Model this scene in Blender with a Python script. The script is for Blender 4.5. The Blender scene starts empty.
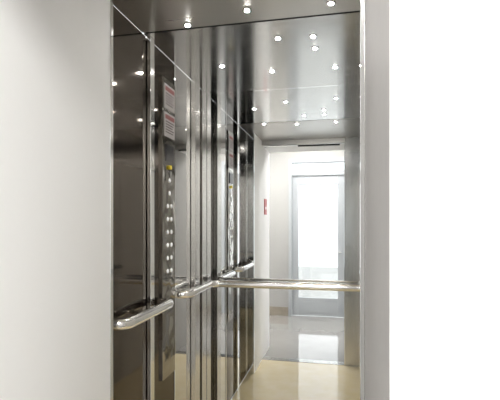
import bpy, math, random
from mathutils import Vector
random.seed(3)
S=bpy.context.scene
S.view_settings.view_transform='Standard'

# ---------------- materials ----------------
def mat(name, col, rough=.5, metal=0., emit=None, es=0., noise=None, wob=None, brushed=None, coat=0):
    m=bpy.data.materials.new(name); m.use_nodes=True
    nt=m.node_tree; b=nt.nodes['Principled BSDF']
    b.inputs['Base Color'].default_value=(*col,1); b.inputs['Roughness'].default_value=rough
    b.inputs['Metallic'].default_value=metal
    if coat: b.inputs['Coat Weight'].default_value=coat; b.inputs['Coat Roughness'].default_value=.03
    if emit: b.inputs['Emission Color'].default_value=(*emit,1); b.inputs['Emission Strength'].default_value=es
    if noise:
        sc,c2,detail=noise
        tc=nt.nodes.new('ShaderNodeTexCoord'); n=nt.nodes.new('ShaderNodeTexNoise'); n.inputs['Scale'].default_value=sc; n.inputs['Detail'].default_value=detail
        r=nt.nodes.new('ShaderNodeValToRGB'); r.color_ramp.elements[0].position=.35; r.color_ramp.elements[1].position=.65
        r.color_ramp.elements[0].color=(*col,1); r.color_ramp.elements[1].color=(*c2,1)
        nt.links.new(tc.outputs['Object'],n.inputs['Vector']); nt.links.new(n.outputs['Fac'],r.inputs['Fac']); nt.links.new(r.outputs['Color'],b.inputs['Base Color'])
    if brushed:
        vec,lo,hi=brushed
        tc=nt.nodes.new('ShaderNodeTexCoord'); mp=nt.nodes.new('ShaderNodeMapping'); mp.inputs['Scale'].default_value=vec
        n=nt.nodes.new('ShaderNodeTexNoise'); n.inputs['Scale'].default_value=1; n.inputs['Detail'].default_value=2
        mr=nt.nodes.new('ShaderNodeMapRange'); mr.inputs['To Min'].default_value=lo; mr.inputs['To Max'].default_value=hi
        nt.links.new(tc.outputs['Object'],mp.inputs['Vector']); nt.links.new(mp.outputs['Vector'],n.inputs['Vector'])
        nt.links.new(n.outputs['Fac'],mr.inputs['Value']); nt.links.new(mr.outputs['Result'],b.inputs['Roughness'])
    if wob:
        tc=nt.nodes.new('ShaderNodeTexCoord'); n=nt.nodes.new('ShaderNodeTexNoise'); n.inputs['Scale'].default_value=wob; n.inputs['Detail'].default_value=1
        bp=nt.nodes.new('ShaderNodeBump'); bp.inputs['Strength'].default_value=.35; bp.inputs['Distance'].default_value=.02
        nt.links.new(tc.outputs['Object'],n.inputs['Vector']); nt.links.new(n.outputs['Fac'],bp.inputs['Height']); nt.links.new(bp.outputs['Normal'],b.inputs['Normal'])
    return m
M={}
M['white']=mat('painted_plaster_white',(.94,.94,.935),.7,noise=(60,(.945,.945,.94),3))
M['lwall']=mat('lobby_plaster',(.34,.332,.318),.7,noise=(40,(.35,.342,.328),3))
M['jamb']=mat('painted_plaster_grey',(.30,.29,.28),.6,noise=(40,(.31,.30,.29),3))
M['mirror']=mat('mirror_silver',(.92,.93,.925),.0,1)
M['chrome']=mat('chrome',(.93,.93,.92),.08,1)
M['rail']=mat('satin_rail_steel',(.91,.90,.89),.16,1)
M['dark']=mat('dark_polished_steel',(.15,.128,.108),.06,1,brushed=((8,8,.8),.03,.09))
M['steel']=mat('brushed_steel_light',(.68,.665,.64),.18,1,brushed=((25,25,1.),.14,.22))
M['pol']=mat('polished_steel',(.84,.83,.81),.03,1,brushed=((8,8,1),.015,.05))
M['pol2']=mat('pressed_polished_steel',(.42,.40,.365),.07,1,wob=9)
M['ceil']=mat('brushed_ceiling_steel',(.76,.75,.735),.12,1,brushed=((3,30,1),.10,.20))
M['ceil2']=mat('matt_ceiling_steel',(.62,.60,.57),.3,1,brushed=((3,30,1),.25,.36))
M['lam']=mat('ivory_laminate',(.80,.79,.76),.3)  # pale facing added so the polished left panel reflects something bright
M['floor']=mat('cream_marble_floor',(.70,.58,.35),.05,noise=(7,(.73,.62,.40),6),coat=.8)
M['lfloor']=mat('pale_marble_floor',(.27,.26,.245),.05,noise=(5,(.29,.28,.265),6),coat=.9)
M['base']=mat('beige_marble',(.25,.215,.17),.2,noise=(9,(.29,.255,.21),6))
M['black']=mat('black_rubber',(.02,.02,.02),.5)
M['lamp']=mat('downlight_lens',(1,1,1),.3,emit=(1,.97,.93),es=600)
M['btn']=mat('lit_button',(.9,.9,.9),.3,emit=(1,1,1),es=.2)
M['sign']=mat('sign_grey',(.36,.335,.325),.4)
M['ink']=mat('sign_ink',(.08,.06,.06),.5)
M['red']=mat('red_enamel',(.42,.02,.015),.35)
M['dred']=mat('sign_dark_red',(.20,.05,.045),.5)
M['yellow']=mat('yellow_enamel',(.85,.65,.05),.4)
M['frame']=mat('door_paint',(.36,.375,.39),.35)
M['panel']=mat('lobby_lamp_diffuser',(1,1,1),.4,emit=(1,.99,.97),es=44)  # glow of the added lobby fill lamps
M['screen']=mat('display_black',(.02,.02,.025),.1)
M['paving']=mat('paving',(.5,.5,.48),.8,noise=(8,(.6,.6,.58),4))
g=bpy.data.materials.new('clear_glass'); g.use_nodes=True; nt=g.node_tree; nt.nodes.clear()
o=nt.nodes.new('ShaderNodeOutputMaterial'); mx=nt.nodes.new('ShaderNodeMixShader'); tr=nt.nodes.new('ShaderNodeBsdfTransparent'); gl=nt.nodes.new('ShaderNodeBsdfGlossy'); gl.inputs['Roughness'].default_value=.02
mx.inputs[0].default_value=.08; nt.links.new(tr.outputs[0],mx.inputs[1]); nt.links.new(gl.outputs[0],mx.inputs[2]); nt.links.new(mx.outputs[0],o.inputs[0]); M['glass']=g

# ---------------- mesh helpers ----------------
class B:
    def __init__(s): s.v=[];s.f=[];s.m=[];s.mats=[];s.sm=[]
    def mi(s,k):
        if k not in s.mats: s.mats.append(k)
        return s.mats.index(k)
    def box(s,x0,x1,y0,y1,z0,z1,k):
        i=len(s.v); s.v+=[(x0,y0,z0),(x1,y0,z0),(x1,y1,z0),(x0,y1,z0),(x0,y0,z1),(x1,y0,z1),(x1,y1,z1),(x0,y1,z1)]
        for q in [(0,3,2,1),(4,5,6,7),(0,1,5,4),(1,2,6,5),(2,3,7,6),(3,0,4,7)]:
            s.f.append(tuple(i+a for a in q)); s.m.append(s.mi(k)); s.sm.append(False)
    def tube(s,path,r,k,n=20,caps=True):
        P=[Vector(p) for p in path]; rings=[]; up=None
        for a,p in enumerate(P):
            t=((P[min(a+1,len(P)-1)]-P[max(a-1,0)])).normalized()
            if up is None: up=Vector((0,0,1)) if abs(t.z)<.9 else Vector((1,0,0))
            x=t.cross(up).normalized(); y=x.cross(t).normalized(); up=y
            rr=r[a] if isinstance(r,(list,tuple)) else r
            rings.append(len(s.v))
            for j in range(n):
                an=2*math.pi*j/n; s.v.append(tuple(p+(x*math.cos(an)+y*math.sin(an))*rr))
        for a in range(len(P)-1):
            for j in range(n):
                s.f.append((rings[a]+j,rings[a]+(j+1)%n,rings[a+1]+(j+1)%n,rings[a+1]+j)); s.m.append(s.mi(k)); s.sm.append(True)
        if caps:
            for q in (rings[0],rings[-1]):
                s.f.append(tuple(q+j for j in range(n))); s.m.append(s.mi(k)); s.sm.append(False)
    def make(s,name,bevel=0,parent=None):
        me=bpy.data.meshes.new(name); me.from_pydata(s.v,[],s.f)
        for k in s.mats: me.materials.append(M[k])
        for p,mi,sm in zip(me.polygons,s.m,s.sm): p.material_index=mi; p.use_smooth=sm
        import bmesh
        bm=bmesh.new(); bm.from_mesh(me); bmesh.ops.recalc_face_normals(bm,faces=bm.faces); bm.to_mesh(me); bm.free()
        ob=bpy.data.objects.new(name,me); S.collection.objects.link(ob)
        if bevel:
            md=ob.modifiers.new('bevel','BEVEL'); md.width=bevel; md.segments=2; md.limit_method='ANGLE'
        if parent: ob.parent=parent
        return ob

h=1.534; H=2.434; XL=-.92; XR=.25; D=2.80; FY=1.0; OH=2.386
LZ=2.95; LB=-1.25; PX=-.85; PY=1.44

# ---------------- elevator shell ----------------
b=B(); b.box(XL,XR,FY,D,-.05,0,'floor'); b.make('floor_elevator')
b=B(); b.box(-3,2.5,LB-.2,.90,-.05,0,'lfloor'); b.box(PX,.055,.90,FY,-.05,.004,'steel')
for i in range(5): b.box(PX,.055,.912+i*.018,.918+i*.018,.004,.007,'chrome')
b.make('floor_lobby')
b=B(); b.box(XL,XR,1.86,D,H,H+.05,'ceil'); b.box(XL,XR,1.845,1.86,H+.006,H+.05,'black'); b.box(XL,XR,FY,1.845,H,H+.05,'ceil2')
b.box(XL,XR,2.79,D,H-.008,H,'chrome')
b.make('ceiling_elevator')
b=B()
b.box(XL-.05,XL-.012,1.0,D,0,H,'black')
b.box(XL-.012,XL,PY,1.50,.0,H,'steel')
b.box(XL-.012,XL,1.506,1.885,.0,H,'dark')
b.box(XL-.012,XL+.022,1.893,1.935,.0,H,'chrome')
b.box(XL-.012,XL,1.94,2.235,0,H,'dark')
b.box(XL-.012,XL+.004,2.24,2.255,0,H,'chrome')
b.box(XL-.012,XL,2.26,2.50,0,H,'pol')
b.box(XL-.012,XL+.03,2.51,2.60,0,H,'steel')
b.box(XL-.012,XL,2.606,2.70,0,H,'dark')
b.box(XL-.012,XL+.012,2.705,D-.006,0,H,'steel')
b.make('wall_left',.002)
b=B(); b.box(XR,XR+.05,FY,D,0,H,'black')
for i in range(4): 
    b.box(XR-.012,XR,FY+i*.45+.004,FY+(i+1)*.45-.004,0,2.1,'lam')  # unseen lower wall, made pale as a reflector for the left panel
    b.box(XR-.012,XR,FY+i*.45+.004,FY+(i+1)*.45-.004,2.105,H,'steel')
b.make('wall_right')
b=B(); b.box(XL,XR,D,D+.04,0,H,'mirror'); b.make('wall_back')
b=B(); b.box(-3,PX,.5,.98,0,LZ,'white'); b.box(-.96,PX,.98,PY,0,H,'white')
b.box(PX,.055,.5,.98,OH,LZ,'white'); b.make('wall_front')
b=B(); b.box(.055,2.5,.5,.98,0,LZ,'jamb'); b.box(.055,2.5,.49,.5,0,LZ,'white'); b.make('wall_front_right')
b=B(); b.box(.055,XR-.012,.98,FY,0,H,'steel'); b.box(PX,.055,.98,FY,OH,H,'ceil2')
b.box(XL,PX+.003,PY,PY+.02,0,H,'chrome'); b.box(.045,.055,.985,FY,0,OH,'chrome'); b.box(PX,.045,.97,FY,OH-.012,OH,'chrome')
b.box(-.45,.0,.985,FY+.004,OH-.028,OH-.012,'black')
b.make('trim_1',.001)
# ---------------- lobby ----------------
DX0,DX1,DZ=-.82,.12,2.56
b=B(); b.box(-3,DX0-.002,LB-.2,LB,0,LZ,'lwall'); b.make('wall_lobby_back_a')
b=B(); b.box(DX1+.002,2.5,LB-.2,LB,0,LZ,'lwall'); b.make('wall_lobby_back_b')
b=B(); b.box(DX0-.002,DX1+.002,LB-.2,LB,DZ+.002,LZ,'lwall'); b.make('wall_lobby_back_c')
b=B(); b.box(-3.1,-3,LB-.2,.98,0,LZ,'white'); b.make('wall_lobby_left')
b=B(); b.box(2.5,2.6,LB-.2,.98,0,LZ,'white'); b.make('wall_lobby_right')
b=B(); b.box(-3.1,2.6,LB-.2,.98,LZ,LZ+.1,'white'); b.make('ceiling_lobby')
b=B(); b.box(-3,DX0-.01,LB,LB+.015,0,.14,'base'); b.box(DX1+.01,2.5,LB,LB+.015,0,.14,'base'); b.make('baseboard_lobby',.003)
b=B()
y0,y1=LB-.13,LB+.02
b.box(DX0,DX0+.05,y0,y1,0,DZ,'frame'); b.box(DX1-.05,DX1,y0,y1,0,DZ,'frame'); b.box(DX0+.051,DX1-.051,y0,y1,DZ-.06,DZ,'frame')
b.box(DX0+.051,DX1-.051,y0+.04,y1-.03,2.29,2.36,'frame')
a0,a1=DX0+.055,DX1-.055; yy0,yy1=LB-.09,LB-.04
b.box(a0,a0+.10,yy0,yy1,.01,2.285,'frame'); b.box(a1-.10,a1,yy0,yy1,.01,2.285,'frame')
b.box(a0+.101,a1-.101,yy0,yy1,.01,.30,'frame'); b.box(a0+.101,a1-.101,yy0,yy1,2.14,2.285,'frame')
b.box(a0+.17,a1-.17,yy1,yy1+.008,.07,.24,'frame')
b.box(a0+.101,a1-.101,LB-.068,LB-.062,.301,2.139,'glass'); b.box(DX0+.051,DX1-.051,LB-.068,LB-.062,2.361,2.499,'glass')
b.tube([(a1-.05,yy1,1.05),(a1-.05,yy1+.05,1.05),(a1-.14,yy1+.055,1.05)],.009,'chrome',12)
b.make('door_1',.003)
b=B(); b.box(-6,6,-9,LB-.2,-.06,-.01,'paving'); b.make('ground_outside')
for x in (-1.9,-.4,1.2):
    b=B(); b.box(x-.3,x+.3,-.75,-.15,LZ-.04,LZ,'frame'); b.box(x-.28,x+.28,-.73,-.17,LZ-.045,LZ-.04,'panel'); b.make('ceiling_lamp')  # unseen lamps, added to brighten the lobby and the white pier
b=B(); b.box(PX,PX+.008,.72,.86,1.62,1.80,'red'); b.box(PX+.008,PX+.009,.76,.82,1.68,1.71,'white'); b.make('wall_notice_sign',.001)

# ---------------- handrails ----------------
zr=h-.415; r=.0235
def arc(cx,cy,R,a0,a1,n=8): return [(cx+R*math.cos(a0+(a1-a0)*i/n),cy+R*math.sin(a0+(a1-a0)*i/n),zr) for i in range(n+1)]
off=.075; xr=XL+off; R=.05
b=B()
p=[(XL,2.27,zr)]+arc(xr-R,2.27+R,R,-math.pi/2,0)+[(xr,2.5,zr)]+arc(xr+.06,D-off-.06,.06,math.pi,math.pi/2)+[(-.4,D-off,zr),(.1,D-off,zr)]+arc(XR-.06-off,D-off-.06,.06,math.pi/2,0)+[(XR-off,2.0,zr)]
b.tube(p,r,'rail')
for x in (-.62,-.02): b.tube([(x,D-off,zr),(x,D,zr)],.009,'chrome',12); b.tube([(x,D-.006,zr),(x,D,zr)],.022,'chrome',16)
for y in (2.42,): b.tube([(xr,y,zr),(XL,y,zr)],.009,'chrome',12)
b.make('handrail')
b=B()
p=[(XL+.0,1.55,zr)]+arc(xr-R,1.55+R,R,-math.pi/2,0)+[(xr,1.8,zr)]+arc(xr-R,2.03-R,R,0,math.pi/2)+[(XL,2.03,zr)]
b.tube(p,r,'rail')
b.tube([(xr,1.78,zr),(XL,1.78,zr)],.009,'chrome',12)
b.make('handrail')

# ---------------- control panel ----------------
b=B(); x0=XL; x1=XL+.012
b.box(x0,x1,2.055,2.225,.70,2.30,'pol2')
for (z0,z1) in ((2.14,2.27),(1.99,2.12)):
    b.box(x1,x1+.004,2.07,2.21,z0,z1,'sign')
    b.box(x1+.004,x1+.005,2.08,2.20,z1-.035,z1-.012,'dred')
    for i in range(5): b.box(x1+.004,x1+.005,2.085,2.195-.01*(i%3),z1-.052-i*.014,z1-.046-i*.014,'ink')
b.box(x1,x1+.006,2.09,2.19,1.86,1.95,'screen')
b.tube([(x1,2.14,1.83),(x1+.012,2.14,1.83)],.012,'yellow',20)
for i in range(8):
    for y in ((2.115,2.165) if i>1 else (2.14,)):
        z=1.76-i*.07
        b.tube([(x1,y,z),(x1+.003,y,z)],.015,'chrome',20); b.tube([(x1+.003,y,z),(x1+.005,y,z)],.011,'btn',20)
for i in range(5):
    for j in range(5): b.box(x1,x1+.001,2.105+j*.016,2.111+j*.016,1.04+i*.016,1.046+i*.016,'ink')
b.make('elevator_control_panel',.0015)

# ---------------- downlights ----------------
b=B()
for (x,y) in [(-.386,1.741),(-.036,1.758),(-.68,1.816),(-.297,2.037),(-.128,2.051),(-.126,2.194),(-.666,2.335),(-.396,2.475),(-.028,2.488)]:
    b.tube([(x,y,H-.003),(x,y,H)],[.018,.021],'chrome',20)
    b.tube([(x,y,H-.005),(x,y,H-.003)],.010,'lamp',16)
b.make('ceiling_downlights')

# ---------------- world + camera ----------------
w=bpy.data.worlds.new('sky'); S.world=w; w.use_nodes=True
w.node_tree.nodes['Background'].inputs[0].default_value=(.93,.97,1,1); w.node_tree.nodes['Background'].inputs[1].default_value=2.0
c=bpy.data.cameras.new('camera'); co=bpy.data.objects.new('camera',c); S.collection.objects.link(co)
co.location=(0,0,h); co.rotation_euler=(math.pi/2,0,math.atan(90/420)); c.sensor_width=36; c.lens=420/500*36; c.shift_y=.044; c.clip_start=.01
S.camera=co
